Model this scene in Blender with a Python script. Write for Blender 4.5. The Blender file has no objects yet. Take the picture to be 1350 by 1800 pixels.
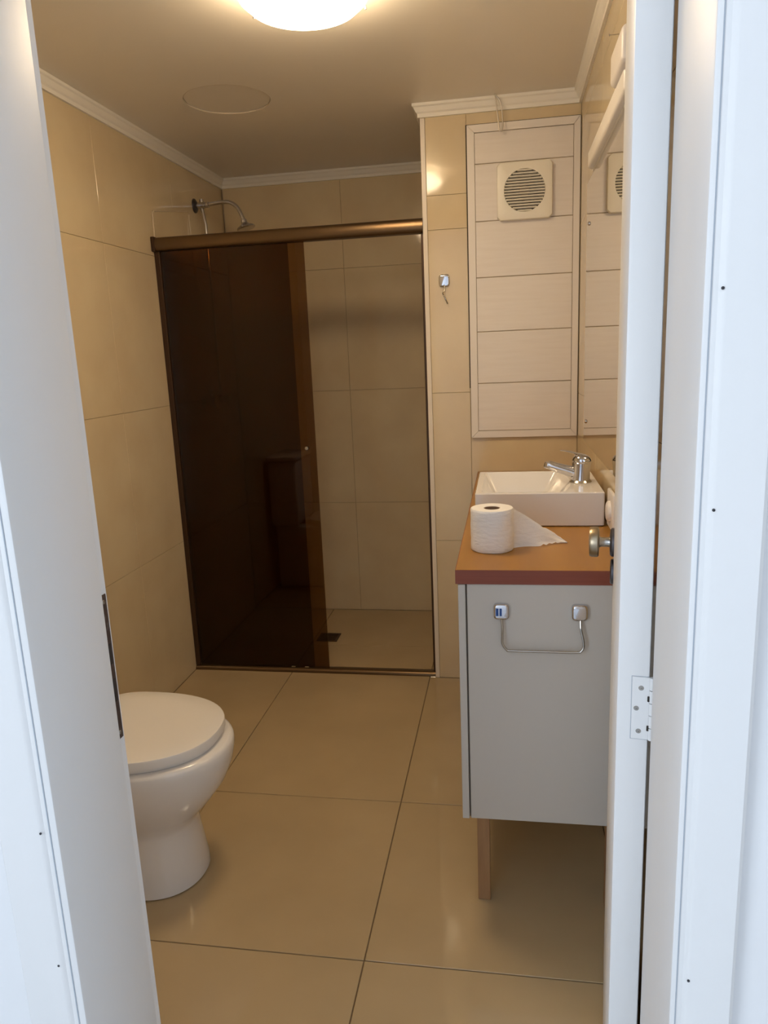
import bpy, bmesh, math, random
from mathutils import Matrix, Vector
random.seed(7)
S = bpy.context.scene
C = S.collection
PI = math.pi

# ------------------------------------------------------------------ camera
cam_d = bpy.data.cameras.new('camera'); cam = bpy.data.objects.new('camera', cam_d); C.objects.link(cam)
def cam_axes(yaw, pitch, roll):
    f = Vector((math.sin(yaw)*math.cos(pitch), math.cos(yaw)*math.cos(pitch), math.sin(pitch)))
    r = f.cross(Vector((0, 0, 1))).normalized(); u = r.cross(f)
    return r*math.cos(roll)+u*math.sin(roll), -r*math.sin(roll)+u*math.cos(roll), f
cr, cu, cf = cam_axes(-0.1704057, -0.2118250, -0.0428839)
cam.matrix_world = Matrix(((cr.x, cu.x, -cf.x, 0), (cr.y, cu.y, -cf.y, 0), (cr.z, cu.z, -cf.z, 1.33092), (0, 0, 0, 1)))
cam_d.sensor_fit = 'VERTICAL'; cam_d.sensor_height = 24.0; cam_d.sensor_width = 18.0
cam_d.lens = 1291.157/1800*24.0
cam_d.clip_start = 0.02
S.camera = cam

# ------------------------------------------------------------------ light
S.view_settings.view_transform = 'Standard'
S.view_settings.look = 'None'
S.view_settings.gamma = 1.0
S.view_settings.use_curve_mapping = False
S.view_settings.exposure = 0.0
W = bpy.data.worlds.new('world'); S.world = W; W.use_nodes = True
W.node_tree.nodes['Background'].inputs['Color'].default_value = (0.62, 0.80, 1.0, 1)
W.node_tree.nodes['Background'].inputs['Strength'].default_value = 1.2
HALL_POWER = 35.5
LAMP_STRENGTH = 32
LAMP_COL = (1.0, 0.765, 0.49)
ld = bpy.data.lights.new('window_daylight', 'AREA'); ld.shape = 'RECTANGLE'; ld.size = 1.3; ld.size_y = 1.3
ld.energy = HALL_POWER; ld.color = (0.85, 0.925, 1.0)
lo = bpy.data.objects.new('window_daylight', ld); C.objects.link(lo)
lo.location = (-1.66, -1.22, 1.50); lo.rotation_euler = (0, -PI/2, 0)     # shines +X through the hall window

# ------------------------------------------------------------------ room numbers (metres)
XL, XP, XR = -1.366, -0.2985, 0.261
YB, YP, H = 3.657, 2.848, 2.191
YD0, YD1 = 0.635, 0.80            # the two faces of the doorway wall

# ------------------------------------------------------------------ materials
def mat(name, col, rough=0.5, metal=0.0, noise=0, col2=None, scale=(4, 4, 4), bump=0.0, bscale=None, spec=0.5, coat=0.0, detail=4, ramp=(0.35, 0.65)):
    m = bpy.data.materials.new(name); m.use_nodes = True
    nt = m.node_tree; N = nt.nodes; L = nt.links; b = N['Principled BSDF']
    b.inputs['Base Color'].default_value = (*col, 1)
    b.inputs['Roughness'].default_value = rough
    b.inputs['Metallic'].default_value = metal
    b.inputs['Specular IOR Level'].default_value = spec
    b.inputs['Coat Weight'].default_value = coat
    if col2 is not None or bump:
        g = N.new('ShaderNodeNewGeometry'); mp = N.new('ShaderNodeMapping'); mp.inputs['Scale'].default_value = scale
        L.new(g.outputs['Position'], mp.inputs['Vector'])
        n = N.new('ShaderNodeTexNoise'); n.inputs['Scale'].default_value = 1.0; n.inputs['Detail'].default_value = detail
        L.new(mp.outputs['Vector'], n.inputs['Vector'])
        if col2 is not None:
            r = N.new('ShaderNodeValToRGB'); r.color_ramp.elements[0].color = (*col, 1); r.color_ramp.elements[1].color = (*col2, 1)
            r.color_ramp.elements[0].position, r.color_ramp.elements[1].position = ramp
            L.new(n.outputs['Fac'], r.inputs['Fac']); L.new(r.outputs['Color'], b.inputs['Base Color'])
        if bump:
            n2 = n
            if bscale:
                mp2 = N.new('ShaderNodeMapping'); mp2.inputs['Scale'].default_value = bscale
                L.new(g.outputs['Position'], mp2.inputs['Vector'])
                n2 = N.new('ShaderNodeTexNoise'); n2.inputs['Scale'].default_value = 1.0; n2.inputs['Detail'].default_value = 3
                L.new(mp2.outputs['Vector'], n2.inputs['Vector'])
            bp = N.new('ShaderNodeBump'); bp.inputs['Strength'].default_value = bump; bp.inputs['Distance'].default_value = 0.002
            L.new(n2.outputs['Fac'], bp.inputs['Height']); L.new(bp.outputs['Normal'], b.inputs['Normal'])
    return m
M = {}
M['tile'] = mat('cream_wall_tile', (0.71, 0.58, 0.375), 0.075, col2=(0.76, 0.64, 0.425), scale=(5, 5, 5), bump=0.02, bscale=(9, 9, 9))
M['floor_tile'] = mat('beige_floor_tile', (0.49, 0.375, 0.22), 0.055, col2=(0.53, 0.41, 0.245), scale=(3, 3, 3), bump=0.008, bscale=(6, 6, 6))
M['grout'] = mat('grout', (0.56, 0.44, 0.30), 0.9)
M['floor_grout'] = mat('floor_grout', (0.25, 0.175, 0.10), 0.9)
M['ceiling'] = mat('ceiling_paint', (0.86, 0.81, 0.72), 0.36, col2=(0.88, 0.83, 0.74), scale=(2, 2, 2), bump=0.10, bscale=(5, 5, 5))
M['plaster'] = mat('white_plaster_trim', (0.93, 0.90, 0.83), 0.5, bump=0.1, bscale=(30, 30, 30), scale=(5, 5, 5))
M['corner_trim'] = mat('cream_corner_bead', (0.86, 0.78, 0.68), 0.35)
M['hall_wall'] = mat('hall_wall_paint', (0.86, 0.87, 0.89), 0.7, bump=0.05, bscale=(40, 40, 40))
M['hall_floor'] = mat('hall_floor_tile', (0.52, 0.53, 0.55), 0.35, col2=(0.60, 0.61, 0.62), scale=(12, 1.5, 1))
M['paint'] = mat('white_gloss_paint', (0.83, 0.835, 0.84), 0.45, bump=0.12, bscale=(60, 60, 9), col2=(0.85, 0.85, 0.855), scale=(8, 8, 2))
M['caulk'] = mat('grey_caulk', (0.42, 0.46, 0.52), 0.8)
M['nail'] = mat('dark_nail_head', (0.05, 0.05, 0.055), 0.5, 0.6)
M['slot'] = mat('dark_slot', (0.03, 0.022, 0.018), 0.7)
M['strike'] = mat('worn_brown_steel', (0.085, 0.055, 0.045), 0.45, 0.5, col2=(0.22, 0.19, 0.17), scale=(60, 60, 60), ramp=(0.5, 0.75))
M['chrome'] = mat('chrome', (0.66, 0.66, 0.70), 0.06, 1.0)
M['steel'] = mat('satin_steel', (0.44, 0.42, 0.39), 0.22, 1.0)
M['brass'] = mat('aged_brass', (0.42, 0.34, 0.22), 0.33, 1.0, col2=(0.34, 0.29, 0.22), scale=(50, 50, 50))
M['dark_steel'] = mat('dark_rosette_metal', (0.13, 0.13, 0.15), 0.35, 0.9)
M['bronze'] = mat('bronze_anodised_aluminium', (0.165, 0.105, 0.055), 0.30, 0.85)
M['bronze_dark'] = mat('dark_bronze', (0.075, 0.04, 0.022), 0.35, 0.6)
M['panel'] = mat('white_pvc_slat', (0.85, 0.80, 0.755), 0.33, col2=(0.82, 0.765, 0.715), scale=(6, 6, 90), bump=0.12, bscale=(4, 4, 220), ramp=(0.4, 0.7))
M['panel_frame'] = mat('white_pvc_frame', (0.87, 0.82, 0.77), 0.35)
M['fan'] = mat('ivory_fan_plastic', (0.90, 0.86, 0.76), 0.35)
M['black'] = mat('fan_dark_inside', (0.05, 0.035, 0.02), 0.8)
M['china'] = mat('white_ceramic', (0.86, 0.835, 0.82), 0.10, coat=0.3)
M['lid'] = mat('white_toilet_lid', (0.85, 0.82, 0.79), 0.30)
M['counter'] = mat('oak_laminate', (0.35, 0.165, 0.026), 0.36, col2=(0.43, 0.215, 0.043), scale=(14, 2.0, 14), bump=0.05, bscale=(80, 8, 80), ramp=(0.3, 0.7))
M['counter_edge'] = mat('red_brown_edge_band', (0.23, 0.055, 0.030), 0.5, col2=(0.26, 0.068, 0.038), scale=(6, 6, 120))
M['cabinet'] = mat('light_grey_melamine', (0.61, 0.585, 0.55), 0.42)
M['cab_inside'] = mat('cabinet_shadow_gap', (0.10, 0.085, 0.07), 0.8)
M['leg'] = mat('brown_wood_leg', (0.36, 0.20, 0.10), 0.45, col2=(0.44, 0.26, 0.13), scale=(60, 60, 5))
M['mirror'] = mat('mirror_silver', (0.88, 0.87, 0.82), 0.0, 1.0)
M['white_plastic'] = mat('white_plastic', (0.86, 0.82, 0.77), 0.35)
M['paper'] = mat('toilet_paper', (0.93, 0.92, 0.92), 0.95, bump=1.0, bscale=(55, 55, 150), spec=0.1)
M['card'] = mat('cardboard_core', (0.32, 0.2, 0.12), 0.9)
M['blue'] = mat('blue_chrome_sticker', (0.02, 0.07, 0.25), 0.2, 0.3)
M['hook_wire'] = mat('coated_hook_wire', (0.62, 0.57, 0.5), 0.3, 0.4)
M['hose'] = mat('grey_pipe_metal', (0.55, 0.5, 0.45), 0.2, 1.0)
M['acrylic'] = mat('opal_base', (0.85, 0.8, 0.72), 0.4)

def glass_mat():
    m = bpy.data.materials.new('bronze_tinted_glass'); m.use_nodes = True
    nt = m.node_tree; N = nt.nodes; L = nt.links
    N.remove(N['Principled BSDF'])
    t = N.new('ShaderNodeBsdfTransparent'); t.inputs['Color'].default_value = (0.545, 0.405, 0.25, 1)   # per face; a pane has two
    g = N.new('ShaderNodeBsdfGlossy'); g.inputs['Roughness'].default_value = 0.0; g.inputs['Color'].default_value = (1, 1, 1, 1)
    fr = N.new('ShaderNodeFresnel'); fr.inputs['IOR'].default_value = 1.5
    ml = N.new('ShaderNodeMath'); ml.operation = 'MULTIPLY'; ml.inputs[1].default_value = 0.6
    mx = N.new('ShaderNodeMixShader')
    L.new(fr.outputs[0], ml.inputs[0]); L.new(ml.outputs[0], mx.inputs['Fac']); L.new(t.outputs[0], mx.inputs[1]); L.new(g.outputs[0], mx.inputs[2])
    L.new(mx.outputs[0], N['Material Output'].inputs['Surface'])
    return m
M['glass'] = glass_mat()
def emis(name, col, st):
    m = bpy.data.materials.new(name); m.use_nodes = True; b = m.node_tree.nodes['Principled BSDF']
    b.inputs['Base Color'].default_value = (0.9, 0.85, 0.78, 1); b.inputs['Roughness'].default_value = 0.3
    b.inputs['Emission Color'].default_value = (*col, 1); b.inputs['Emission Strength'].default_value = st
    return m
M['lamp'] = emis('lit_opal_glass', LAMP_COL, LAMP_STRENGTH)

# ------------------------------------------------------------------ helpers
def new(): return bmesh.new()
def box(bm, x0, x1, y0, y1, z0, z1, bev=0.0, seg=1, rot=None, piv=None):
    t = bmesh.new(); bmesh.ops.create_cube(t, size=1.0)
    for v in t.verts:
        v.co = Vector(((x0+x1)/2+v.co.x*(x1-x0), (y0+y1)/2+v.co.y*(y1-y0), (z0+z1)/2+v.co.z*(z1-z0)))
    if bev: bmesh.ops.bevel(t, geom=t.edges[:], offset=bev, segments=seg, affect='EDGES', profile=0.5)
    if rot is not None:
        p = Vector(piv or (0, 0, 0))
        for v in t.verts: v.co = p + rot @ (v.co-p)
    merge(bm, t)
def merge(bm, t):
    me = bpy.data.meshes.new('tmp'); t.to_mesh(me); t.free(); bm.from_mesh(me); bpy.data.meshes.remove(me)
def loft(bm, loops, cap0=True, cap1=True, close=True):
    rows = [[bm.verts.new(p) for p in lp] for lp in loops]
    n = len(rows[0])
    for a, b in zip(rows[:-1], rows[1:]):
        for i in range(n if close else n-1):
            j = (i+1) % n
            try: bm.faces.new((a[i], a[j], b[j], b[i]))
            except ValueError: pass
    if cap0: bm.faces.new(rows[0][::-1])
    if cap1: bm.faces.new(rows[-1])
    bmesh.ops.recalc_face_normals(bm, faces=bm.faces[:])
def lathe(bm, prof, origin=(0, 0, 0), axis=(0, 0, 1), n=32):
    """prof: (radius, height) pairs along the axis"""
    q = Vector((0, 0, 1)).rotation_difference(Vector(axis).normalized())
    o = Vector(origin); t = bmesh.new()
    rows = []
    for r, h in prof:
        if r < 1e-6: rows.append([t.verts.new(o+q @ Vector((0, 0, h)))])
        else: rows.append([t.verts.new(o+q @ Vector((r*math.cos(2*PI*i/n), r*math.sin(2*PI*i/n), h))) for i in range(n)])
    for a, b in zip(rows[:-1], rows[1:]):
        for i in range(n):
            j = (i+1) % n
            if len(a) == 1 and len(b) == 1: break
            if len(a) == 1: t.faces.new((a[0], b[j], b[i]))
            elif len(b) == 1: t.faces.new((a[i], a[j], b[0]))
            else: t.faces.new((a[i], a[j], b[j], b[i]))
    for rr in (rows[0], rows[-1]):
        if len(rr) > 1: t.faces.new(rr)
    bmesh.ops.recalc_face_normals(t, faces=t.faces[:])
    merge(bm, t)
def smooth_path(pts, k=6):
    P = [Vector(p) for p in pts]; out = []
    for i in range(len(P)-1):
        p0 = P[max(i-1, 0)]; p1 = P[i]; p2 = P[i+1]; p3 = P[min(i+2, len(P)-1)]
        for s in range(k):
            t = s/k
            out.append(0.5*((2*p1)+(p2-p0)*t+(2*p0-5*p1+4*p2-p3)*t*t+(3*p1-p0-3*p2+p3)*t**3))
    out.append(P[-1]); return out
def tube(bm, pts, r, n=12, smooth=0):
    P = smooth_path(pts, smooth) if smooth else [Vector(p) for p in pts]
    R = r if isinstance(r, (list, tuple)) else [r]*len(P)
    if len(R) != len(P): R = [R[0]+(R[-1]-R[0])*i/(len(P)-1) for i in range(len(P))]
    t = (P[1]-P[0]).normalized(); up = Vector((0, 0, 1)) if abs(t.z) < 0.9 else Vector((1, 0, 0))
    a = t.cross(up).normalized(); loops = []
    for i, p in enumerate(P):
        tt = (P[min(i+1, len(P)-1)]-P[max(i-1, 0)]).normalized()
        a = (a-tt*a.dot(tt)).normalized(); b = tt.cross(a)
        loops.append([p+R[i]*(a*math.cos(2*PI*k/n)+b*math.sin(2*PI*k/n)) for k in range(n)])
    T = bmesh.new(); loft(T, loops); merge(bm, T)
def setp(o, label=None, cat=None, group=None, kind=None):
    if label: o['label'] = label
    if cat: o['category'] = cat
    if group: o['group'] = group
    if kind: o['kind'] = kind
    return o
def obj(name, bm, m, parent=None, smooth=False, ang=35):
    me = bpy.data.meshes.new(name); bm.to_mesh(me); bm.free()
    me.materials.append(m)
    if smooth:
        for p in me.polygons: p.use_smooth = True
        try: me.set_sharp_from_angle(angle=math.radians(ang))
        except Exception: pass
    o = bpy.data.objects.new(name, me); C.objects.link(o)
    if parent is not None:
        o.parent = parent; o.matrix_parent_inverse = Matrix.Translation(-Vector(parent.location)) if parent.rotation_euler[2] == 0 else parent.matrix_basis.inverted()
    return o
def thing(name, label, cat, loc, group=None):
    o = bpy.data.objects.new(name, None); o.empty_display_size = 0.05; C.objects.link(o); o.location = loc
    return setp(o, label, cat, group)
def struct(name, bm, m, smooth=False):
    return setp(obj(name, bm, m, None, smooth), kind='structure')

# ------------------------------------------------------------------ structure: slabs
TT = 0.006      # tile thickness
GAP = 0.0012
tile_cache = {}
def tile(parent, axis, u0, u1, w0, w1, face, m='tile', gap=GAP):
    """axis 'x-' : face plane x=face looking to -x etc.; u,w are the two in-plane ranges"""
    du = round(u1-u0-gap, 4); dw = round(w1-w0-gap, 4); key = (axis, du, dw, m)
    if key not in tile_cache:
        bm = new()
        if axis[0] == 'x': box(bm, -TT/2, TT/2, -du/2, du/2, -dw/2, dw/2, 0.0007)
        elif axis[0] == 'y': box(bm, -du/2, du/2, -TT/2, TT/2, -dw/2, dw/2, 0.0007)
        else: box(bm, -du/2, du/2, -dw/2, dw/2, -TT/2, TT/2, 0.0010)
        me = bpy.data.meshes.new('tile'); bm.to_mesh(me); bm.free(); me.materials.append(M[m]); tile_cache[key] = me
    o = bpy.data.objects.new('tile', tile_cache[key]); C.objects.link(o); o.parent = parent
    s = {'+': -1, '-': 1}[axis[1]]*TT/2
    uc, wc = (u0+u1)/2, (w0+w1)/2
    o.location = {'x': (face+s, uc, wc), 'y': (uc, face+s, wc), 'z': (uc, wc, face+s)}[axis[0]]
    return o
bk = TT-0.001    # backing sits just under the tile faces

bm = new(); box(bm, XL-0.14, XR+0.14, YD1-0.03, YB+0.14, -0.10, -TT+0.0012)
floor = struct('floor', bm, M['floor_grout'])
rows_y = [YD1-0.03, 1.3686, 1.9686, 3.170, YB]
cols_x = [XL, -0.9245, -0.3245, XR]
for j in range(len(rows_y)-1):
    for i in range(3):
        a, b = rows_y[j], rows_y[j+1]
        if j == 3 and i == 2: continue
        if i == 2 and j == 2: b = YP-0.001
        tile(floor, 'z+', cols_x[i], cols_x[i+1], a, b, 0.0, 'floor_tile', gap=0.0028)
tile(floor, 'z+', -0.3245, XP, YP+0.002, YB, 0.0, 'floor_tile', gap=0.0028)

DCX, DCY, DCR = -0.925, 2.605, 0.1465        # round recess closed by a blanking disc
def ring_at(ang, r, z): return (DCX+r*math.cos(ang), DCY+r*math.sin(ang), z)
cx0, cx1, cy0, cy1 = XL-0.14, XR+0.14, YD1-0.16, YB+0.14
angs = sorted([2*PI*i/56-PI for i in range(56)]+[math.atan2(y-DCY, x-DCX) for x in (cx0, cx1) for y in (cy0, cy1)])
def rect_at(a, z):
    c_, s_ = math.cos(a), math.sin(a)
    t = min([(cx1-DCX)/c_ if c_ > 1e-9 else 9e9, (cx0-DCX)/c_ if c_ < -1e-9 else 9e9, (cy1-DCY)/s_ if s_ > 1e-9 else 9e9, (cy0-DCY)/s_ if s_ < -1e-9 else 9e9])
    return (DCX+t*c_, DCY+t*s_, z)
bm = new(); loft(bm, [[rect_at(a, H+0.12) for a in angs], [rect_at(a, H) for a in angs], [ring_at(a, DCR, H) for a in angs], [ring_at(a, DCR, H+0.015) for a in angs]])
struct('ceiling', bm, M['ceiling'])

zrow = [0.0, 0.585, 1.16, 1.745, H-0.03]
def wall_tiles(parent, axis, us, face, zs=zrow, m='tile'):
    for a, b in zip(us[:-1], us[1:]):
        for c, d in zip(zs[:-1], zs[1:]): tile(parent, axis, a, b, c, d, face)
bm = new(); box(bm, XL-0.14, XL-bk, YD1-0.16, YB+0.14, -0.05, H)
wall_left = struct('wall_left', bm, M['grout'])
wall_tiles(wall_left, 'x+', [YD1, 1.296, 1.888, 2.480, 3.072, YB], XL)
bm = new(); box(bm, XL, XR+0.14, YB+bk, YB+0.14, -0.05, H)
wall_back = struct('wall_back', bm, M['grout'])
wall_tiles(wall_back, 'y-', [XL+TT, -0.775, XP], YB)
bm = new(); box(bm, XR+bk, XR+0.14, YD1-0.16, YB, -0.05, H)
wall_right = struct('wall_right', bm, M['grout'])
wall_tiles(wall_right, 'x-', [YD1, 1.075, 1.667, 2.259, YP], XR, [0, 0.585, 1.16, 1.745, 2.07, H-0.03])
bm = new(); box(bm, XP+bk, XR+bk, YP+bk, YB+bk, -0.05, H)
wall_shaft = struct('wall_shaft', bm, M['grout'])
wall_tiles(wall_shaft, 'y-', [XP+0.016, -0.136], YP, [0, 0.591, 1.175, 1.767, 1.885, H-0.03])
wall_tiles(wall_shaft, 'y-', [-0.136, XR], YP, [0, 0.591, 1.0])
wall_tiles(wall_shaft, 'y-', [-0.136, XR], YP, [2.108, H-0.03])
wall_tiles(wall_shaft, 'x-', [YP+0.016, 3.25, YB-TT], XP)
bm = new(); box(bm, XP-0.0015, XP+0.0155, YP-0.0015, YP+0.0045, 0, H-0.045, 0.001); box(bm, XP-0.0015, XP+0.0045, YP+0.004, YP+0.0155, 0, H-0.045, 0.001)
struct('trim_1', bm, M['corner_trim'])

# doorway wall: left part, right part, lintel
JLX, JRX, HEADZ = -0.482, 0.1532, 2.10
HX0, HX1, HY0 = -1.6, 0.80, -2.1
bm = new(); box(bm, HX0, JLX-0.03, YD0+0.012, YD1-0.005, 0, 2.60); struct('wall_front_left', bm, M['hall_wall'])
bm = new(); box(bm, JRX+0.03, HX1, YD0+0.012, YD1-0.005, 0, 2.60); struct('wall_front_right', bm, M['hall_wall'])
bm = new(); box(bm, JLX-0.03, JRX+0.03, YD0+0.012, YD1-0.005, HEADZ+0.03, 2.60); struct('wall_front_lintel', bm, M['hall_wall'])
# hall behind the camera, with the window in its left wall that lights it
bm = new(); box(bm, HX0, HX1, HY0, YD1-0.03, -0.10, -0.001); struct('hall_floor', bm, M['hall_floor'])
bm = new(); box(bm, HX0-0.1, HX1+0.1, HY0-0.1, YD1-0.16, 2.60, 2.7); struct('hall_ceiling', bm, M['hall_wall'])
bm = new(); box(bm, HX1, HX1+0.1, HY0, YD1-0.005, 0, 2.6); struct('wall_hall_right', bm, M['hall_wall'])
bm = new(); box(bm, HX0-0.1, HX1+0.1, HY0-0.1, HY0, 0, 2.6); struct('wall_hall_back', bm, M['hall_wall'])
bm = new()
box(bm, HX0-0.1, HX0, HY0, -1.87, 0, 2.6); box(bm, HX0-0.1, HX0, -0.57, YD1-0.005, 0, 2.6); box(bm, HX0-0.1, HX0, -1.87, -0.57, 0, 0.85); box(bm, HX0-0.1, HX0, -1.87, -0.57, 2.15, 2.6)
struct('wall_hall_left', bm, M['hall_wall'])

# ------------------------------------------------------------------ crown moulding, one mitred length per wall side
prof = [(0, 0), (0.026, 0), (0.026, 0.009), (0.021, 0.013), (0.018, 0.019), (0.014, 0.027), (0.009, 0.032), (0.009, 0.044), (0, 0.044)]
def off(d):
    return [(XL+d, YD1+d), (XL+d, YB-d), (XP-d, YB-d), (XP-d, YP-d), (XR-d, YP-d), (XR-d, YD1+d)]
for k in range(6):
    bm = new(); l0 = [(*off(d)[k], H-0.0005-z) for d, z in prof]; l1 = [(*off(d)[(k+1) % 6], H-0.0005-z) for d, z in prof]
    loft(bm, [l0, l1]); struct('trim_%d' % (k+2), bm, M['plaster'])

# ------------------------------------------------------------------ door frame: jambs (stop + rebate), head, casings
def jamb(sx, X, stop_end):
    """sx=+1: the reveal faces +x (left jamb)"""
    bm = new()
    a, b = (X-0.03, X) if sx > 0 else (X, X+0.03)
    box(bm, a, b, YD0-0.001, stop_end, 0, HEADZ+0.03, 0.0025, 2)
    a, b = (X-0.03, X-0.010) if sx > 0 else (X+0.010, X+0.03)
    box(bm, a, b, stop_end-0.004, YD1+0.003, 0, HEADZ+0.03, 0.0015, 1)
    return bm
jl = struct('trim_8', jamb(1, JLX, 0.777), M['paint'], True)
jr = struct('trim_9', jamb(-1, JRX, 0.772), M['paint'], True)
bm = new(); box(bm, JLX-0.03, JRX+0.03, YD0-0.001, 0.768, HEADZ, HEADZ+0.03, 0.002); box(bm, JLX-0.03, JRX+0.03, 0.764, YD1+0.003, HEADZ+0.01, HEADZ+0.03, 0.001)
struct('trim_10', bm, M['paint'])
def casing(x_in, sx, w, z1):
    """board with a rounded inner edge, proud of the wall"""
    bm = new(); y1 = YD0+0.0118; y0 = y1-0.016; ch = 0.007
    pr = [(0, y1), (0, y0+ch+0.002), (0.002, y0+ch-0.001), (ch, y0+0.001), (ch+0.004, y0), (w-0.004, y0), (w, y0+0.004), (w, y1)]
    loft(bm, [[(x_in+sx*u, y, 0) for u, y in pr], [(x_in+sx*u, y, z1) for u, y in pr]])
    return bm
cl = struct('trim_11', casing(JLX-0.010, -1, 0.062, HEADZ+0.07), M['paint'], True)
crr = struct('trim_12', casing(JRX+0.006, 1, 0.052, HEADZ+0.07), M['paint'], True)
bm = new(); box(bm, JLX-0.0095, JRX+0.0055, YD0-0.004, YD0+0.0118, HEADZ+0.008, HEADZ+0.07, 0.003); struct('trim_13', bm, M['paint'])
def nails(parent, pts):
    for x, z in pts:
        bm = new(); lathe(bm, [(0.0013, 0), (0.0013, 0.0008), (0.0006, 0.0012)], (x, YD0-0.0040, z), (0, -1, 0), 10)
        obj('nail', bm, M['nail'], parent)
nails(cl, [(-0.500, 0.840), (-0.5035, 0.671)]); nails(crr, [(0.1665, 1.3700), (0.1685, 1.193), (0.1685, 0.730)])
# hairline caulk joint between jamb edge and casing
bm = new(); box(bm, JLX-0.0094, JLX-0.0082, YD0-0.0018, YD0+0.001, 0, HEADZ, 0.0); obj('caulk_joint', bm, M['caulk'], cl)
bm = new(); box(bm, JRX+0.0050, JRX+0.0060, YD0-0.0016, YD0+0.001, 0, HEADZ, 0.0); obj('caulk_joint', bm, M['caulk'], crr)
# rough caulk run where the right casing meets the hall wall
bm = new()
tube(bm, [(JRX+0.0585+random.uniform(-0.0008, 0.0008), YD0+0.011, 0.02+i*0.035) for i in range(60)], 0.0022, 8)
o = obj('caulk_bead', bm, M['paint'], crr, True)
# strike plate in the left rebate
sp = thing('strike_plate', 'worn brown steel strike plate set in the left door jamb', 'strike plate', (JLX-0.0095, 0.785, 0.99))
bm = new(); box(bm, JLX-0.0112, JLX-0.0088, 0.7835, 0.7985, 0.863, 1.056, 0.0006); obj('plate', bm, M['strike'], sp)
for z0, z1 in ((0.985, 1.012), (0.935, 0.965)):
    bm = new(); box(bm, JLX-0.0090, JLX-0.0084, 0.7880, 0.7950, z0-0.02, z1-0.02); obj('latch_hole', bm, M['slot'], sp)
for z in (1.047, 0.872):
    bm = new(); lathe(bm, [(0.003, 0), (0.0026, 0.0006), (0, 0.0008)], (JLX-0.0088, 0.7915, z), (1, 0, 0), 12); obj('screw', bm, M['steel'], sp)

# ------------------------------------------------------------------ door leaf, open a little past square
DA = math.radians(7.4); DL = (0.1215, 0.806)                     # hinge-side left corner
dd = Vector((math.sin(DA), math.cos(DA), 0)); dn = Vector((math.cos(DA), -math.sin(DA), 0))
DROT = Matrix(((dn.x, dd.x, 0), (dn.y, dd.y, 0), (0, 0, 1)))
def dpt(u, v, z): p = Vector((DL[0], DL[1], 0))+dn*u+dd*v; return Vector((p.x, p.y, z))
def dbox(bm, u0, u1, v0, v1, z0, z1, bev=0.0, seg=2):
    t = new(); box(t, u0, u1, v0, v1, z0, z1, bev, seg)
    for v in t.verts: v.co = dpt(v.co.x, v.co.y, v.co.z)
    merge(bm, t)
bm = new(); dbox(bm, 0, 0.0352, 0, 0.630, 0.010, HEADZ-0.004, 0.003)
door = struct('door_1', bm, M['paint'], True)
def dlathe(pr, u, v, z, n=32, sgn=-1):
    bm = new(); lathe(bm, pr, dpt(u, v, z), dn*sgn, n); return bm
VK = 0.578
obj('rosette', dlathe([(0.027, 0), (0.027, 0.004), (0.024, 0.007), (0.012, 0.008)], 0, VK, 0.969), M['dark_steel'], door, True)
obj('keyhole_rosette', dlathe([(0.024, 0), (0.024, 0.004), (0.021, 0.006), (0.0, 0.006)], 0, VK, 0.912), M['dark_steel'], door, True)
kn = obj('door_knob', dlathe([(0.011, 0.026), (0.026, 0.027), (0.0285, 0.0295), (0.0285, 0.040), (0.0265, 0.044), (0.012, 0.0455), (0, 0.0455)], 0, VK, 0.969, 40), M['brass'], door, True)
obj('knob_neck', dlathe([(0.0105, 0.006), (0.009, 0.012), (0.009, 0.022), (0.0115, 0.0275)], 0, VK, 0.969), M['steel'], kn, True)
bm = new(); dbox(bm, 0.008, 0.030, 0.6285, 0.6315, 0.87, 1.05, 0.0005, 1); obj('lock_faceplate', bm, M['steel'], door)
for hz in (0.250, 0.926, 1.86):
    bm = new(); dbox(bm, 0.0165, 0.0352, -0.0014, 0.0006, hz-0.038, hz+0.038, 0.0005, 1)
    hg = obj('hinge', bm, M['paint'], door)
    for k, (a, b) in enumerate(((-0.038, -0.0235), (-0.0225, -0.008), (-0.007, 0.007), (0.008, 0.0225), (0.0235, 0.038))):
        bm = new(); lathe(bm, [(0.0026, hz+a), (0.0026, hz+b)], (*dpt(0.0375, -0.001, 0).xy, 0), (0, 0, 1), 14); obj('knuckle', bm, M['paint'], hg, True)
    for du, dz in ((0.0262, 0.025), (0.0215, 0.0), (0.0245, -0.028)):
        bm = new(); lathe(bm, [(0.0030, 0), (0.0026, 0.0005), (0.0010, 0.0006), (0.0007, 0.0001), (0, 0.0001)], dpt(du, -0.0014, hz+dz), -dd, 14); obj('screw', bm, M['steel'], hg, True)
    bm = new()
    for u0, u1, z0, z1 in ((0.0157, 0.0163, -0.0388, 0.0388), (0.0157, 0.0345, 0.0383, 0.0388), (0.0157, 0.0345, -0.0388, -0.0383)):
        dbox(bm, u0, u1, -0.0003, 0.0004, hz+z0, hz+z1)
    obj('paint_crack', bm, M['caulk'], hg)
    for cz, cw in ((0.012, 0.0035), (-0.024, 0.0045)):
        bm = new(); dbox(bm, 0.0330, 0.0330+cw, -0.0024, -0.0012, hz+cz-0.003, hz+cz+0.004, 0.0006, 1); obj('paint_chip', bm, M['slot'], hg)

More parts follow.
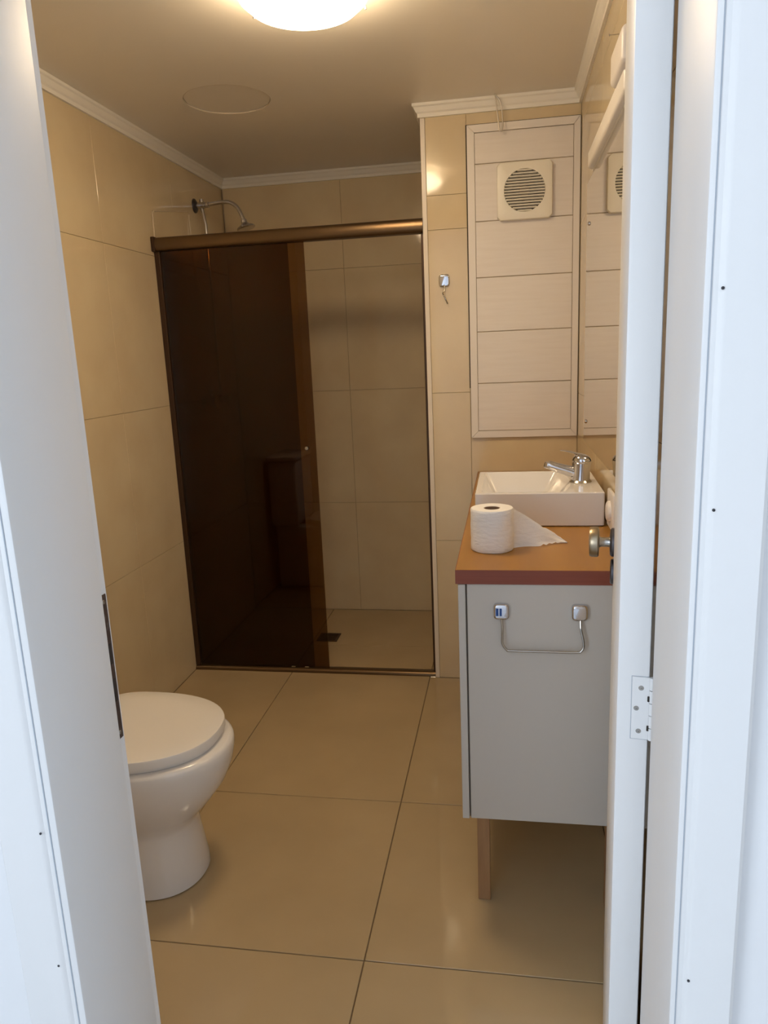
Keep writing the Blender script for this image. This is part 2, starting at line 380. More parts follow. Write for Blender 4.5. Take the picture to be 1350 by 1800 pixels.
# ------------------------------------------------------------------ ceiling lamp, blank disc
LX, LY = -0.455, 1.85
lamp = thing('ceiling_lamp', 'glowing round opal glass ceiling lamp at the top of the photo', 'ceiling lamp', (LX, LY, H))
bm = new(); lathe(bm, [(0.10, H-0.0005), (0.10, H-0.018), (0.0, H-0.018)], (LX, LY, 0)); obj('base', bm, M['acrylic'], lamp, True)
bm = new(); lathe(bm, [(0.102, H-0.019), (0.132, H-0.027), (0.150, H-0.040), (0.149, H-0.053), (0.128, H-0.071), (0.09, H-0.084), (0.04, H-0.090), (0, H-0.091)], (LX, LY, 0), n=48)
obj('shade', bm, M['lamp'], lamp, True, 80)
for a in (0.6, 2.7, 4.8):
    bm = new(); c_, s_ = math.cos(a), math.sin(a)
    tube(bm, [(LX+c_*0.098, LY+s_*0.098, H-0.012), (LX+c_*0.125, LY+s_*0.125, H-0.014), (LX+c_*0.150, LY+s_*0.150, H-0.030), (LX+c_*0.157, LY+s_*0.157, H-0.055)], 0.003, 8); obj('clip', bm, M['steel'], lamp, True)
dc = thing('ceiling_blanking_disc', 'thin round plaster blanking disc on the ceiling before the shower', 'ceiling plate', (-0.925, 2.605, H))
bm = new(); n = 56; rr = [0.1432*(1+0.006*math.sin(5*t*2*PI/n)+0.004*math.sin(11*t*2*PI/n)) for t in range(n)]
def dl(sc, z): return [(-0.925+rr[i]*sc*math.cos(2*PI*i/n), 2.605+rr[i]*sc*math.sin(2*PI*i/n), z) for i in range(n)]
loft(bm, [dl(1, H+0.0145), dl(1, H+0.0045), dl(0.992, H+0.0035)]); obj('disc', bm, M['ceiling'], dc)
bm = new()
pts = [(-0.925+rr[i % n]*1.014*math.cos(2*PI*i/n), 2.605+rr[i % n]*1.014*math.sin(2*PI*i/n), H+0.0014) for i in range(n+1)]
tube(bm, pts, 0.0017, 6); obj('filler_bead', bm, mat('glossy_filler', (0.78, 0.69, 0.56), 0.15), dc, True)

# ------------------------------------------------------------------ wall patch on left wall (cut-out cover with a glossy caulked edge)
pt = thing('wall_patch', 'rectangular cut tile cover on the left wall beside the shower arm', 'wall cover', (XL, 3.04, 1.85))
yz = [(2.872, 1.914), (3.225, 1.972), (3.232, 1.70), (2.866, 1.70)]
bm = new(); loft(bm, [[(XL+0.0005, y, z) for y, z in yz], [(XL+0.004, y, z) for y, z in yz]]); obj('cover_tile', bm, M['tile'], pt)
bm = new(); tube(bm, [(XL+0.004, 2.868, 1.70), (XL+0.004, 2.872, 1.905), (XL+0.004, 2.885, 1.917), (XL+0.004, 3.05, 1.944), (XL+0.004, 3.215, 1.971), (XL+0.004, 3.226, 1.960), (XL+0.004, 3.232, 1.70)], 0.0032, 8)
obj('caulk_edge', bm, mat('clear_glossy_caulk', (0.76, 0.64, 0.47), 0.08), pt, True)

# ------------------------------------------------------------------ shower enclosure
YS = YP+0.022
en = thing('shower_enclosure', 'dark bronze glass shower enclosure with a round top rail, half open', 'shower screen', (-0.83, YS, 0))
ZR0, ZR1 = 1.762, 1.813
bm = new(); m_ = []
pr = [(-0.028, 0.004), (-0.031, 0.014), (-0.031, 0.037), (-0.026, 0.047), (-0.014, 0.051), (0.018, 0.051), (0.018, 0.0), (-0.020, 0.0)]
loft(bm, [[(XL+0.001, YS+a, ZR0+b) for a, b in pr], [(XP-0.002, YS+a, ZR0+b) for a, b in pr]]); obj('top_rail', bm, M['bronze'], en, True, 60)
bm = new(); box(bm, XL+0.0005, XL+0.016, YS-0.033, YS+0.020, ZR0-0.003, ZR1+0.002, 0.003, 2); obj('rail_end_cap', bm, M['bronze_dark'], en, True)
bm = new(); loft(bm, [[(x, YS+a, b) for a, b in ((-0.017, 0.0004), (-0.017, 0.007), (-0.012, 0.016), (-0.002, 0.018), (0.016, 0.018), (0.020, 0.012), (0.020, 0.0004))] for x in (XL+0.001, XP-0.002)])
obj('bottom_track', bm, M['bronze'], en, True, 60)
bm = new(); box(bm, XL+0.0005, XL+0.022, YS-0.012, YS+0.020, 0.018, ZR0, 0.002); obj('wall_post', bm, M['bronze_dark'], en)
bm = new(); box(bm, XP-0.0115, XP-0.002, YS-0.008, YS+0.020, 0.018, ZR0, 0.0015); obj('wall_post', bm, M['bronze_dark'], en)
bm = new(); box(bm, XL+0.012, -0.8285, YS+0.0085, YS+0.0145, 0.015, ZR0+0.010); g1 = obj('glass_panel', bm, M['glass'], en)
setp(g1, 'fixed dark glass panel at the left wall')
bm = new(); box(bm, XL+0.024, -0.7605, YS-0.004, YS+0.002, 0.019, ZR0+0.010); g2 = obj('glass_panel', bm, M['glass'], en)
setp(g2, 'sliding dark glass panel showing a lighter strip at its right edge')
bm = new(); lathe(bm, [(0.009, 0), (0.009, 0.006), (0.007, 0.010), (0, 0.011)], (-0.797, YS-0.0042, 0.972), (0, -1, 0), 20); obj('pull_knob', bm, M['steel'], en, True)
for x in (-0.86, -0.92):
    bm = new(); box(bm, x-0.009, x+0.009, YS-0.006, YS+0.006, 0.0185, 0.024, 0.001); obj('floor_guide', bm, M['hose'], en)

# ------------------------------------------------------------------ shower arm, riser, taps
ys = 3.31
sh = thing('shower_head_set', 'chrome shower arm and small head on the left wall above the rail', 'shower', (XL, ys, 2.01))
bm = new(); lathe(bm, [(0.031, 0.0005), (0.030, 0.004), (0.020, 0.010), (0.012, 0.013)], (XL, ys, 2.010), (1, 0, 0)); obj('wall_flange', bm, M['dark_steel'], sh, True)
bm = new(); lathe(bm, [(0.010, 0.01), (0.010, 0.018), (0.015, 0.020), (0.015, 0.048), (0.011, 0.050), (0.013, 0.056), (0.013, 0.066), (0.010, 0.068)], (XL, ys, 2.010), (1, 0, 0))
tube(bm, [(XL+0.034, ys, 2.010), (XL+0.034, ys, 2.036)], 0.009); obj('tee_fitting', bm, M['chrome'], sh, True)
bm = new(); tube(bm, [(XL+0.060, ys, 2.011), (-1.24, ys, 2.016), (-1.20, ys, 2.013), (-1.170, ys, 1.992), (-1.152, ys, 1.960), (-1.143, ys, 1.935)], 0.0085, 14, 5); obj('shower_arm', bm, M['chrome'], sh, True)
ax = Vector((0.25, 0, -1)).normalized()
bm = new(); lathe(bm, [(0.009, -0.012), (0.013, -0.008), (0.013, 0.004), (0.018, 0.010), (0.040, 0.022), (0.042, 0.028), (0.038, 0.031), (0, 0.031)], (-1.141, ys, 1.928), ax, 32); obj('shower_head', bm, M['chrome'], sh, True)
bm = new(); tube(bm, [(XL+0.034, ys, 1.998), (XL+0.040, ys, 1.960), (XL+0.045, ys, 1.93), (XL+0.045, ys, 1.20)], 0.0075, 12); obj('riser_pipe', bm, M['chrome'], sh, True)
for k, yy in enumerate((3.22, 3.40)):
    tp = thing('shower_tap', ('nearer', 'farther')[k]+' round shower tap on the left wall behind dark glass', 'tap', (XL, yy, 1.15), 'shower taps')
    bm = new(); lathe(bm, [(0.030, 0.0005), (0.029, 0.006), (0.012, 0.012), (0.010, 0.035)], (XL, yy, 1.15), (1, 0, 0)); obj('flange', bm, M['chrome'], tp, True)
    bm = new(); lathe(bm, [(0.012, 0.034), (0.024, 0.037), (0.026, 0.044), (0.026, 0.060), (0.020, 0.066), (0, 0.067)], (XL, yy, 1.15), (1, 0, 0)); obj('handle', bm, M['steel'], tp, True)
mx = thing('shower_mixer_body', 'horizontal chrome pipe body joining the two shower taps', 'pipe', (XL, 3.31, 1.19))
bm = new(); lathe(bm, [(0.026, 0.0005), (0.024, 0.006), (0.012, 0.010), (0.012, 0.055), (0.0, 0.056)], (XL, 3.31, 1.19), (1, 0, 0)); obj('body', bm, M['chrome'], mx, True)

# drain
dr = thing('floor_drain', 'small square dark metal drain in the shower floor', 'drain', (-0.857, 3.255, 0))
bm = new()
for a, b, c, d in ((-0.907, -0.807, 3.205, 3.215), (-0.907, -0.807, 3.295, 3.305), (-0.907, -0.897, 3.215, 3.295), (-0.817, -0.807, 3.215, 3.295)): box(bm, a, b, c, d, 0.0002, 0.004, 0.0006)
obj('frame', bm, M['bronze_dark'], dr)
bm = new(); box(bm, -0.898, -0.816, 3.214, 3.296, 0.0003, 0.001); obj('pan', bm, M['slot'], dr)
for i in range(6):
    bm = new(); box(bm, -0.8985, -0.8155, 3.222+i*0.0125, 3.228+i*0.0125, 0.0012, 0.0035, 0.0005); obj('bar', bm, M['bronze_dark'], dr)

# ------------------------------------------------------------------ PVC slat panel on the shaft wall
PX0, PX1, PZ0, PZ1 = -0.134, 0.2585, 1.001, 2.106
pn = thing('slatted_wall_panel', 'white slatted plastic access panel above the basin holding the fan', 'wall panel', (0.06, YP, PZ0))
F = 0.026; yb0, yb1 = YP-0.012, YP-0.0005
def frame_side(pts):
    bm = new(); loft(bm, [[(x, yb1, z) for x, z in pts], [(x, yb0+0.002, z) for x, z in pts], [(x*0.985+0.015*sum(p[0] for p in pts)/4, yb0, z*0.9985+0.0015*sum(p[1] for p in pts)/4) for x, z in pts]]); return bm
g = 0.0004
for q in ([(PX0, PZ0), (PX0+F, PZ0+F), (PX0+F, PZ1-F), (PX0, PZ1)], [(PX1, PZ1), (PX1-F+0.004, PZ1-F), (PX1-F+0.004, PZ0+F), (PX1, PZ0)],
          [(PX0+g, PZ1), (PX0+F, PZ1-F+g), (PX1-F+0.004, PZ1-F+g), (PX1-g, PZ1)], [(PX1-g, PZ0), (PX1-F+0.004, PZ0+F-g), (PX0+F, PZ0+F-g), (PX0+g, PZ0)]):
    obj('frame_strip', frame_side(q), M['panel_frame'], pn)
zs = [PZ0+F, 1.206, 1.3955, 1.589, 1.7835, 1.9765, PZ1-F]
for a, b in zip(zs[:-1], zs[1:]):
    bm = new(); box(bm, PX0+F+0.0012, PX1-F+0.0028, yb0+0.003, yb1, a+0.0012, b-0.0012, 0.0014); obj('slat', bm, M['panel'], pn)
bm = new(); box(bm, PX0+F-0.002, PX1-F+0.006, yb1-0.003, yb1+0.0003, PZ0+F-0.002, PZ1-F+0.002); obj('backing', bm, M['grout'], pn)
bm = new()
box(bm, PX0-0.0045, PX0-0.0003, YP-0.0022, YP-0.0003, 1.19, PZ1+0.002); box(bm, PX0-0.004, PX1, YP-0.0022, YP-0.0003, PZ1+0.0004, PZ1+0.0042)
box(bm, PX1+0.0003, PX1+0.0022, YP-0.010, YP-0.0003, 1.003, PZ1)
obj('shadow_joint', bm, M['black'], pn)

# fan
fx, fz, fr, fs = 0.0670, 1.8745, 0.0715, 0.0965
fan = thing('extractor_fan', 'square ivory extractor fan with a round louvred grille', 'extractor fan', (fx, yb0, fz))
fy1 = yb0+0.0025; fy0 = fy1-0.021
def sq(h, y, n=48, r=0.006):
    out = []
    for i in range(n):
        a = 2*PI*(i+0.5)/n; c_, s_ = math.cos(a), math.sin(a); k = h/max(abs(c_), abs(s_))
        out.append((fx+c_*k, y, fz+s_*k))
    return out
def cq(r, y, n=48): return [(fx+r*math.cos(2*PI*(i+0.5)/n), y, fz+r*math.sin(2*PI*(i+0.5)/n)) for i in range(n)]
bm = new(); loft(bm, [sq(fs, fy1), sq(fs, fy0+0.005), sq(fs-0.0015, fy0+0.0015), sq(fs-0.005, fy0), cq(fr+0.001, fy0), cq(fr, fy0+0.001), cq(fr, fy1-0.003), [(fx+1e-4*math.cos(i), fy1-0.003, fz+1e-4*math.sin(i)) for i in range(48)]], cap0=True, cap1=False)
obj('cover', bm, M['fan'], fan, True, 40)
bm = new(); lathe(bm, [(fr-0.0005, 0), (fr-0.0005, 0.001), (0, 0.001)], (fx, fy1-0.0032, fz), (0, -1, 0), 48); obj('dark_inside', bm, M['black'], fan)
bm = new(); lathe(bm, [(0.017, 0), (0.015, 0.003), (0, 0.004)], (fx, fy1-0.0045, fz), (0, -1, 0), 24); obj('motor_hub', bm, M['card'], fan, True)
ns = 15
for i in range(ns):
    z = fz-fr+(i+0.5)*2*fr/ns; w = math.sqrt(max(fr**2-(z-fz)**2, 0))-0.0004
    rot = Matrix.Rotation(math.radians(-24), 3, 'X')
    bm = new(); box(bm, fx-w, fx+w, fy0+0.002, fy0+0.010, z-0.0021, z+0.0021, 0.0008, 1, rot, (fx, fy0+0.006, z)); obj('louvre', bm, M['fan'], fan)

# chrome wire hook hanging from the moulding
hk = thing('wire_hook', 'thin wire hook hanging from the ceiling moulding over the slatted panel', 'hook', (-0.02, YP-0.03, H))
bm = new(); yy = YP-0.040
tube(bm, [(-0.033, YP-0.034, H-0.0045), (-0.033, yy, H-0.004), (-0.029, yy, H-0.030), (-0.024, yy, H-0.075), (-0.019, yy, H-0.118)], 0.0022, 8, 4)
obj('wire', bm, M['hook_wire'], hk, True)
bm = new(); tube(bm, [(-0.033, yy, H-0.004), (-0.021, yy+0.003, H-0.018), (-0.012, yy+0.004, H-0.040), (-0.008, yy+0.004, H-0.080), (-0.008, yy+0.002, H-0.112), (-0.012, yy, H-0.121), (-0.019, yy, H-0.118)], 0.0022, 8, 4)
obj('wire', bm, M['hook_wire'], hk, True)

# adhesive chrome hook on the narrow wall
def pad(name, cx, cz, y, w, h, parent, m, d=0.008, tip=False):
    bm = new(); n = 32
    def lp(s, yy):
        out = []
        for i in range(n):
            a = 2*PI*i/n; c_, s_ = math.cos(a), math.sin(a); e = 0.42
            out.append((cx+math.copysign(abs(c_)**e, c_)*w/2*s, yy, cz+math.copysign(abs(s_)**e, s_)*h/2*s))
        return out
    loft(bm, [lp(1, y), lp(1, y-d*0.5), lp(0.93, y-d*0.9), lp(0.7, y-d)]); return obj(name, bm, m, parent, True, 70)
ah = thing('adhesive_hook', 'small square chrome adhesive hook on the narrow tiled wall', 'hook', (-0.226, YP, 1.587))
pad('pad', -0.226, 1.587, YP-0.0003, 0.040, 0.046, ah, M['chrome'])
bm = new(); tube(bm, [(-0.226, YP-0.007, 1.572), (-0.226, YP-0.010, 1.552), (-0.231, YP-0.016, 1.541), (-0.228, YP-0.024, 1.534), (-0.221, YP-0.025, 1.520), (-0.214, YP-0.018, 1.503)], 0.0024, 8, 4); obj('wire', bm, M['steel'], ah, True)

# ------------------------------------------------------------------ mirror, fixture, nail
mr = thing('wall_mirror', 'frameless wall mirror on the right wall above the vanity', 'mirror', (XR, 2.06, 1.015))
bm = new(); box(bm, XR-0.0045, XR-0.0005, 1.56, 2.572, 1.017, 1.829); obj('glass', bm, M['mirror'], mr)
for y, z in ((2.495, 1.700), (2.505, 1.086), (1.63, 1.70), (1.63, 1.086)):
    bm = new(); lathe(bm, [(0.0065, 0), (0.0065, 0.002), (0.0045, 0.0045), (0, 0.0052)], (XR-0.0045, y, z), (-1, 0, 0), 18); obj('screw', bm, M['chrome'], mr, True)
lx = thing('mirror_light', 'long white switched-off lamp fixture along the mirror top, partly behind door', 'wall lamp', (XR, 2.1, 1.87))
bm = new(); box(bm, XR-0.023, XR-0.0006, 1.70, 2.385, 1.832, 1.883, 0.010, 4); obj('diffuser', bm, M['white_plastic'], lx, True, 60)
bm = new(); box(bm, XR-0.008, XR-0.0003, 1.69, 2.400, 1.8305, 1.893, 0.0035, 3); obj('backplate', bm, M['fan'], lx, True, 60)
bm = new(); box(bm, XR-0.034, XR-0.0006, 1.66, 1.83, 1.874, 1.945, 0.012, 4); obj('housing', bm, M['panel_frame'], lx, True, 60)
nl = thing('wall_nail', 'single thin nail in the upper right wall beside the door edge', 'nail', (XR, 1.937, 2.022))
bm = new(); lathe(bm, [(0.0012, 0), (0.0012, 0.022), (0.0030, 0.0225), (0.0028, 0.024), (0, 0.024)], (XR-0.0002, 1.937, 2.022), (-1, 0, 0), 10); obj('shank', bm, M['steel'], nl, True)

# ------------------------------------------------------------------ vanity
ZC, VX, VY, VY1 = 0.869, -0.1125, 1.5245, YP-0.002
vn = thing('vanity_cabinet', 'light grey vanity cabinet on brown wooden legs against the right wall', 'cabinet', (0.08, 2.2, 0))
CXR = XR-0.002
bm = new(); box(bm, -0.088, CXR, VY+0.004, VY+0.020, 0.2665, 0.8365, 0.0008)      # end panel facing the door
obj('end_panel', bm, M['cabinet'], vn)
bm = new()
box(bm, -0.087, CXR, VY+0.0203, VY1-0.001, 0.267, 0.283); box(bm, CXR-0.016, CXR, VY+0.0203, VY1-0.001, 0.2833, 0.836); box(bm, -0.087, CXR-0.017, VY1-0.017, VY1-0.001, 0.2833, 0.836); box(bm, -0.087, CXR-0.017, VY+0.0203, VY1-0.018, 0.80, 0.816)
obj('carcass', bm, M['cabinet'], vn)
bm = new(); box(bm, -0.0905, -0.0885, VY+0.006, VY1-0.003, 0.270, 0.835); obj('shadow_gap', bm, M['cab_inside'], vn)
nd = 3; dw = (VY1-VY-0.004)/nd
for i in range(nd):
    bm = new(); box(bm, -0.1075, -0.0915, VY+0.002+i*dw+0.001, VY+0.002+(i+1)*dw-0.001, 0.2655, 0.8355, 0.001); d = obj('door', bm, M['cabinet'], vn)
    bm = new(); yk = VY+0.002+(i+0.5)*dw+(0.14 if i != 1 else -0.14); tube(bm, [(-0.1073, yk, 0.60), (-0.125, yk, 0.60), (-0.125, yk, 0.70), (-0.1073, yk, 0.70)], 0.004, 8); obj('handle', bm, M['steel'], d, True)
for x in (-0.0775, 0.225):
    for y in (1.588, 2.76):
        bm = new(); box(bm, x, x+0.030, y, y+0.030, 0.0, 0.2668, 0.001); obj('leg', bm, M['leg'], vn)
ct = thing('countertop', 'oak-look wooden countertop with red-brown edge on the vanity', 'countertop', (0.08, 2.2, 0.837))
bm = new(); box(bm, VX+0.0015, CXR, VY+0.0015, VY1, 0.8375, ZC, 0.0); obj('top', bm, M['counter'], ct)
bm = new(); box(bm, VX, CXR, VY, VY+0.0014, 0.8375, ZC-0.0004); box(bm, VX, VX+0.0014, VY+0.0014, VY1, 0.8375, ZC-0.0004); obj('edge_band', bm, M['counter_edge'], ct)

# towel bar with two adhesive pads
tb = thing('wire_towel_bar', 'chrome wire towel bar on two adhesive pads on the cabinet end', 'towel bar', (0.075, VY, 0.775))
yt = VY+0.0036
for cx in (-0.0145, 0.150):
    pad('pad', cx, 0.777, yt, 0.0345, 0.036, tb, M['chrome'], 0.012)
bm = new(); yw = yt-0.011
tube(bm, [(-0.014, yt-0.006, 0.768), (-0.0135, yw, 0.752), (-0.0125, yw-0.003, 0.742), (-0.013, yw-0.004, 0.722), (-0.0125, yw-0.005, 0.707), (-0.004, yw-0.006, 0.6945), (0.006, yw-0.006, 0.692), (0.075, yw-0.006, 0.6915), (0.142, yw-0.006, 0.6915), (0.153, yw-0.006, 0.695), (0.158, yw-0.005, 0.706), (0.156, yw-0.004, 0.724), (0.152, yw-0.003, 0.742), (0.1515, yw, 0.752), (0.1515, yt-0.006, 0.768)], 0.0028, 10, 4)
obj('wire', bm, M['steel'], tb, True)
bm = new(); box(bm, -0.0265, -0.0205, yt-0.0126, yt-0.0116, 0.769, 0.786); box(bm, -0.0185, -0.0135, yt-0.0126, yt-0.0116, 0.769, 0.786); obj('sticker', bm, M['blue'], tb)

# ------------------------------------------------------------------ basin
BX0, BX1, BY0, BY1, BZ = -0.0845, 0.2475, 1.919, 2.272, 0.9605
bs = thing('wash_basin', 'white rectangular countertop wash basin', 'basin', (0.08, 2.1, ZC))
def rrect(x0, x1, y0, y1, r, z, n=8, bulge=0.0):
    out = []
    for cx, cy, a0 in ((x1-r, y1-r, 0), (x0+r, y1-r, PI/2), (x0+r, y0+r, PI), (x1-r, y0+r, 1.5*PI)):
        for i in range(n+1):
            a = a0+PI/2*i/n; out.append([cx+r*math.cos(a), cy+r*math.sin(a), z])
        if a0 == PI/2 or a0 == PI or a0 == 0 or a0 == 1.5*PI:
            nxt = {0: (x0+r, y1), PI/2: (x0, y0+r), PI: (x1-r, y0), 1.5*PI: (x1, y1-r)}[a0]
            p = out[-1][:]
            for k in range(1, 8): out.append([p[0]+(nxt[0]-p[0])*k/8, p[1]+(nxt[1]-p[1])*k/8, z])
    if bulge:
        ym = (y0+y1)/2
        for q in out:
            if q[0] > (x0+x1)/2: q[0] += bulge*(1-((q[1]-ym)/((y1-y0)/2))**2)*((q[0]-(x0+x1)/2)/((x1-x0)/2))**3
    return [tuple(q) for q in out]
bm = new()
loops = [rrect(BX0+0.006, BX1-0.006, BY0+0.006, BY1-0.006, 0.004, ZC+0.0004), rrect(BX0, BX1, BY0, BY1, 0.005, ZC+0.004), rrect(BX0, BX1, BY0, BY1, 0.005, BZ-0.003), rrect(BX0+0.002, BX1-0.002, BY0+0.002, BY1-0.002, 0.005, BZ),
         rrect(BX0+0.016, 0.150, BY0+0.012, BY1-0.014, 0.012, BZ, bulge=0.024), rrect(BX0+0.019, 0.147, BY0+0.015, BY1-0.017, 0.012, BZ-0.004, bulge=0.023),
         rrect(BX0+0.045, 0.118, BY0+0.022, BY1-0.040, 0.016, BZ-0.060, bulge=0.008), rrect(BX0+0.055, 0.106, BY0+0.036, BY1-0.052, 0.02, BZ-0.068, bulge=0.006)]
loft(bm, loops); obj('bowl', bm, M['china'], bs, True, 28)
bm = new(); lathe(bm, [(0.022, 0), (0.021, 0.002), (0.010, 0.003), (0, 0.003)], (0.02, 2.09, BZ-0.0678), (0, 0, 1), 24); obj('drain', bm, M['chrome'], bs, True)

# faucet
fc = thing('faucet', 'chrome single-lever faucet on the right deck of the basin', 'faucet', (0.1985, 2.072, BZ))
fxx, fyy = 0.2005, 2.072
bm = new(); lathe(bm, [(0.030, 0.0002), (0.0305, 0.002), (0.028, 0.005), (0.0265, 0.007)], (fxx, fyy, BZ), (0, 0, 1), 32); obj('base_ring', bm, M['steel'], fc, True)
bm = new(); lathe(bm, [(0.0255, 0.005), (0.0250, 0.012), (0.0245, 0.026), (0.0250, 0.044), (0.0255, 0.054), (0.022, 0.059), (0, 0.060)], (fxx, fyy, BZ), (0.03, 0, 1), 32); obj('body', bm, M['chrome'], fc, True)
bm = new(); tube(bm, [(fxx-0.006, fyy, BZ+0.024), (fxx-0.028, fyy, BZ+0.031), (fxx-0.055, fyy, BZ+0.039), (fxx-0.082, fyy, BZ+0.048), (fxx-0.090, fyy, BZ+0.051)], [0.017, 0.0105], 16, 3); obj('spout', bm, M['chrome'], fc, True)
bm = new(); lathe(bm, [(0.010, 0), (0.0115, 0.003), (0.0115, 0.014), (0.0095, 0.017), (0, 0.017)], (fxx-0.086, fyy, BZ+0.056), (-0.25, 0, -1), 20); obj('aerator', bm, M['chrome'], fc, True)
bm = new(); lathe(bm, [(0.0255, 0), (0.0265, 0.003), (0.025, 0.011), (0.019, 0.018), (0.008, 0.022), (0, 0.0225)], (fxx+0.002, fyy, BZ+0.056), (0.16, 0, 1), 32); obj('cap', bm, M['chrome'], fc, True)
bm = new()
lv = [(fxx+0.012, BZ+0.073, 0.013, 0.0045), (fxx-0.008, BZ+0.078, 0.012, 0.004), (fxx-0.024, BZ+0.084, 0.010, 0.003), (fxx-0.042, BZ+0.088, 0.007, 0.0022), (fxx-0.056, BZ+0.089, 0.005, 0.0014)]
loft(bm, [[(x-0.3*t*math.sin(a), fyy+w*math.cos(a), z+t*math.sin(a)) for a in [2*PI*i/12 for i in range(12)]] for x, z, w, t in lv]); obj('lever', bm, M['chrome'], fc, True, 60)

# toilet roll
RX, RY, RR, RH = -0.036, 1.700, 0.0500, 0.100
rl = thing('toilet_roll', 'toilet paper roll standing on the countertop, loose end trailing right', 'toilet paper', (RX, RY, ZC))
bm = new(); n = 48; loops = []
for z in [0.0006, 0.003]+[0.003+0.0105*i for i in range(1, 9)]+[RH-0.003, RH]:
    e = 0.002 if z in (0.0006, RH) else 0
    loops.append([(RX+(RR-e+0.0007*math.sin(7*a+z*90)*math.sin(z*210+3*a))*math.cos(a), RY+(RR-e+0.0006*math.sin(5*a-z*70))*math.sin(a), ZC+z) for a in [2*PI*i/n for i in range(n)]])
loops.append([(RX+0.019*math.cos(a), RY+0.019*math.sin(a), ZC+RH-0.0008) for a in [2*PI*i/n for i in range(n)]])
loops.append([(RX+0.0185*math.cos(a), RY+0.0185*math.sin(a), ZC+0.004) for a in [2*PI*i/n for i in range(n)]])
loft(bm, loops); obj('paper', bm, M['paper'], rl, True, 50)
bm = new(); T = bmesh.new(); loft(T, [[(RX+r*math.cos(2*PI*i/24), RY+r*math.sin(2*PI*i/24), ZC+z) for i in range(24)] for r, z in ((0.0184, 0.0045), (0.0184, RH-0.0015), (0.0172, RH-0.0015), (0.0172, 0.0045))]); merge(bm, T); obj('core', bm, M['card'], rl, True)
bm = new(); u = 18; vv = 8; G = []
for i in range(u+1):
    s = i/u; x = RX+0.0485+s*0.128; row = []
    zt = RH-0.004-(RH-0.006)*min(1, (s*1.02))**1.0 if s < 0.62 else (RH-0.004-(RH-0.006)*0.62)*(1-(s-0.62)/0.38)+0.001
    yb_ = RY+0.004+0.055*s+0.004*math.sin(s*9)
    for k in range(vv+1):
        q = k/vv; z = 0.0008+(zt-0.0008)*q
        row.append((x+0.001*math.sin(k*2.1)*s, yb_+0.012*q*math.sin(s*PI)+0.002*math.sin(7*q+11*s)*s-0.010*(1-q)*s, ZC+max(z, 0.0008)+((0.0012*abs(math.sin(i*2.3))+0.0035*abs(math.sin(i*1.7)) if k == 0 and s > 0.5 else 0)+(0.003*math.sin(i*2.9)*math.sin(s*PI) if k == vv and s > 0.5 else 0))))
    G.append(row)
T = bmesh.new(); fr_ = [[T.verts.new(p) for p in r] for r in G]; bk_ = [[T.verts.new((p[0], p[1]+0.0009, p[2]+0.0002)) for p in r] for r in G]
for i in range(u):
    for k in range(vv):
        T.faces.new((fr_[i][k], fr_[i+1][k], fr_[i+1][k+1], fr_[i][k+1])); T.faces.new((bk_[i][k], bk_[i][k+1], bk_[i+1][k+1], bk_[i+1][k]))
for i in range(u):
    T.faces.new((fr_[i][0], bk_[i][0], bk_[i+1][0], fr_[i+1][0])); T.faces.new((fr_[i][vv], fr_[i+1][vv], bk_[i+1][vv], bk_[i][vv]))
for k in range(vv): T.faces.new((fr_[u][k], fr_[u][k+1], bk_[u][k+1], bk_[u][k]))
merge(bm, T); obj('loose_end', bm, M['paper'], rl, True, 60)

# small white wall fitting between basin and door
wf = thing('wall_outlet', 'small white plastic wall fitting beside the basin, half hidden by the door', 'wall fitting', (XR, 1.86, 0.92))
bm = new(); box(bm, XR-0.010, XR-0.0004, 1.80, 1.905, 0.880, 0.975, 0.004, 3); obj('faceplate', bm, M['white_plastic'], wf, True, 60)
bm = new(); lathe(bm, [(0.026, 0), (0.025, 0.006), (0.020, 0.009), (0, 0.009)], (XR-0.0098, 1.852, 0.925), (-1, 0, 0), 28); obj('cap', bm, M['white_plastic'], wf, True, 60)

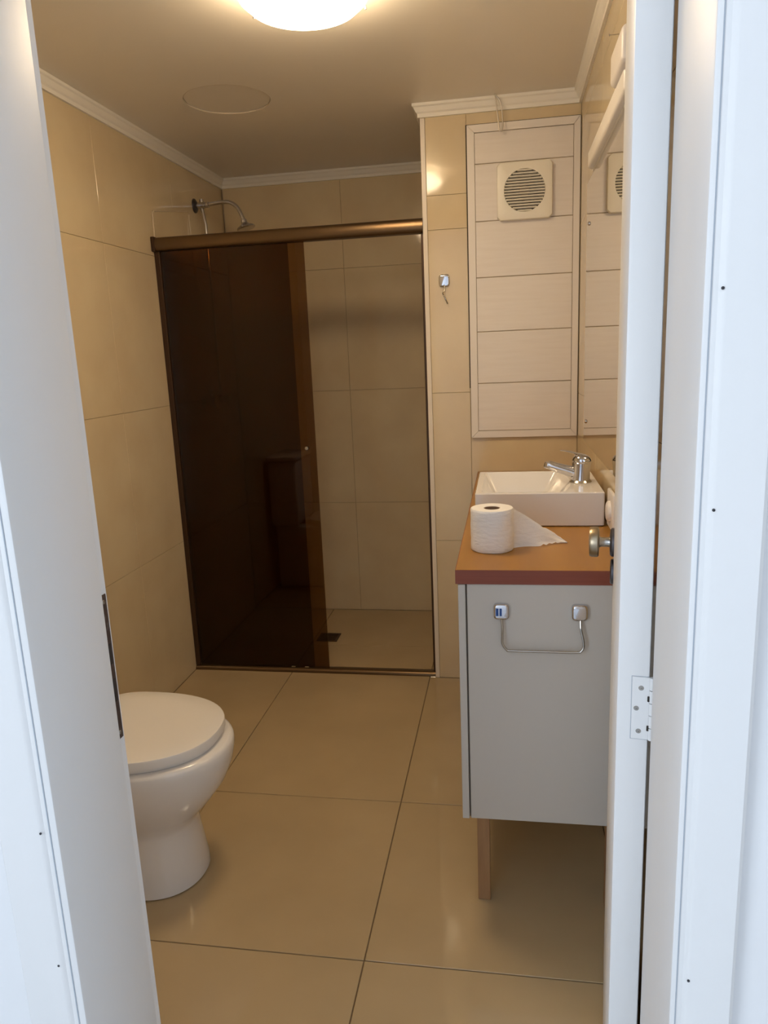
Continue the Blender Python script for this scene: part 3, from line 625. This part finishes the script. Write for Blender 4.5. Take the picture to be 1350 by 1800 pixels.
# ------------------------------------------------------------------ toilet
to = thing('toilet', 'white ceramic toilet with closed lid beside the left door jamb', 'toilet', (-1.0, 1.61, 0))
yc = 1.608
def egg(z, tip, hw, x0=-0.95, back=-1.27, n=64, e=2.15, eb=2.8):
    out = []
    for i in range(n):
        a = 2*PI*i/n; c_, s_ = math.cos(a), math.sin(a); p = 2/e if c_ > 0 else 2/eb
        ax_ = (tip-x0) if c_ > 0 else (x0-back)
        out.append((x0+math.copysign(abs(c_)**p, c_)*ax_, yc+math.copysign(abs(s_)**p, s_)*hw, z))
    return out
bm = new()
lv = [(0.0005, -0.804, 0.120, -0.93, -1.20), (0.004, -0.799, 0.125, -0.93, -1.20), (0.03, -0.800, 0.123, -0.93, -1.20), (0.08, -0.807, 0.116, -0.93, -1.20), (0.13, -0.814, 0.110, -0.93, -1.20), (0.158, -0.814, 0.109, -0.93, -1.205), (0.174, -0.809, 0.112, -0.93, -1.21),
      (0.198, -0.788, 0.125, -0.94, -1.22), (0.23, -0.760, 0.143, -0.945, -1.24), (0.275, -0.727, 0.165, -0.95, -1.27), (0.32, -0.708, 0.181, -0.95, -1.29), (0.355, -0.701, 0.189, -0.95, -1.30), (0.374, -0.701, 0.190, -0.95, -1.30), (0.382, -0.7045, 0.187, -0.95, -1.30), (0.386, -0.712, 0.180, -0.95, -1.295)]
loft(bm, [egg(z, t, w, x0, b) for z, t, w, x0, b in lv]); obj('bowl', bm, M['china'], to, True, 50)
LE = dict(x0=-0.99, e=2.28)
bm = new(); loft(bm, [egg(z, -0.730-d, 0.182-d, back=-1.135+d, **LE) for z, d in ((0.3865, 0.004), (0.388, 0.002), (0.395, 0.002), (0.3965, 0.004))]); obj('seat', bm, M['lid'], to, True, 50)
bm = new(); loft(bm, [egg(z, -0.724-d, 0.190-d, back=-1.140+d, **LE) for z, d in ((0.397, 0.003), (0.3985, 0.0005), (0.416, 0.0), (0.4205, 0.0015), (0.4225, 0.006), (0.4235, 0.05), (0.4240, 0.12))]); obj('lid', bm, M['lid'], to, True, 40)
bm = new(); box(bm, -1.340, -1.175, 1.44, 1.784, 0.3865, 0.760, 0.02, 3); obj('tank', bm, M['china'], to, True, 60)
bm = new(); box(bm, -1.345, -1.168, 1.434, 1.790, 0.7605, 0.790, 0.008, 2); tk = obj('tank_lid', bm, M['china'], to, True, 60)
bm = new(); box(bm, -1.335, -1.10, 1.505, 1.72, 0.0005, 0.386, 0.015, 2); obj('rear_foot', bm, M['china'], to, True, 60)
bm = new(); lathe(bm, [(0.020, 0), (0.019, 0.004), (0, 0.005)], (-1.255, 1.612, 0.7902), (0, 0, 1), 24); obj('flush_button', bm, M['chrome'], tk, True)
for s in (-1, 1):
    bm = new(); lathe(bm, [(0.011, -0.018), (0.011, 0.018)], (-1.150, yc+s*0.075, 0.4100), (0, 1, 0), 16); obj('lid_hinge', bm, M['lid'], to, True)
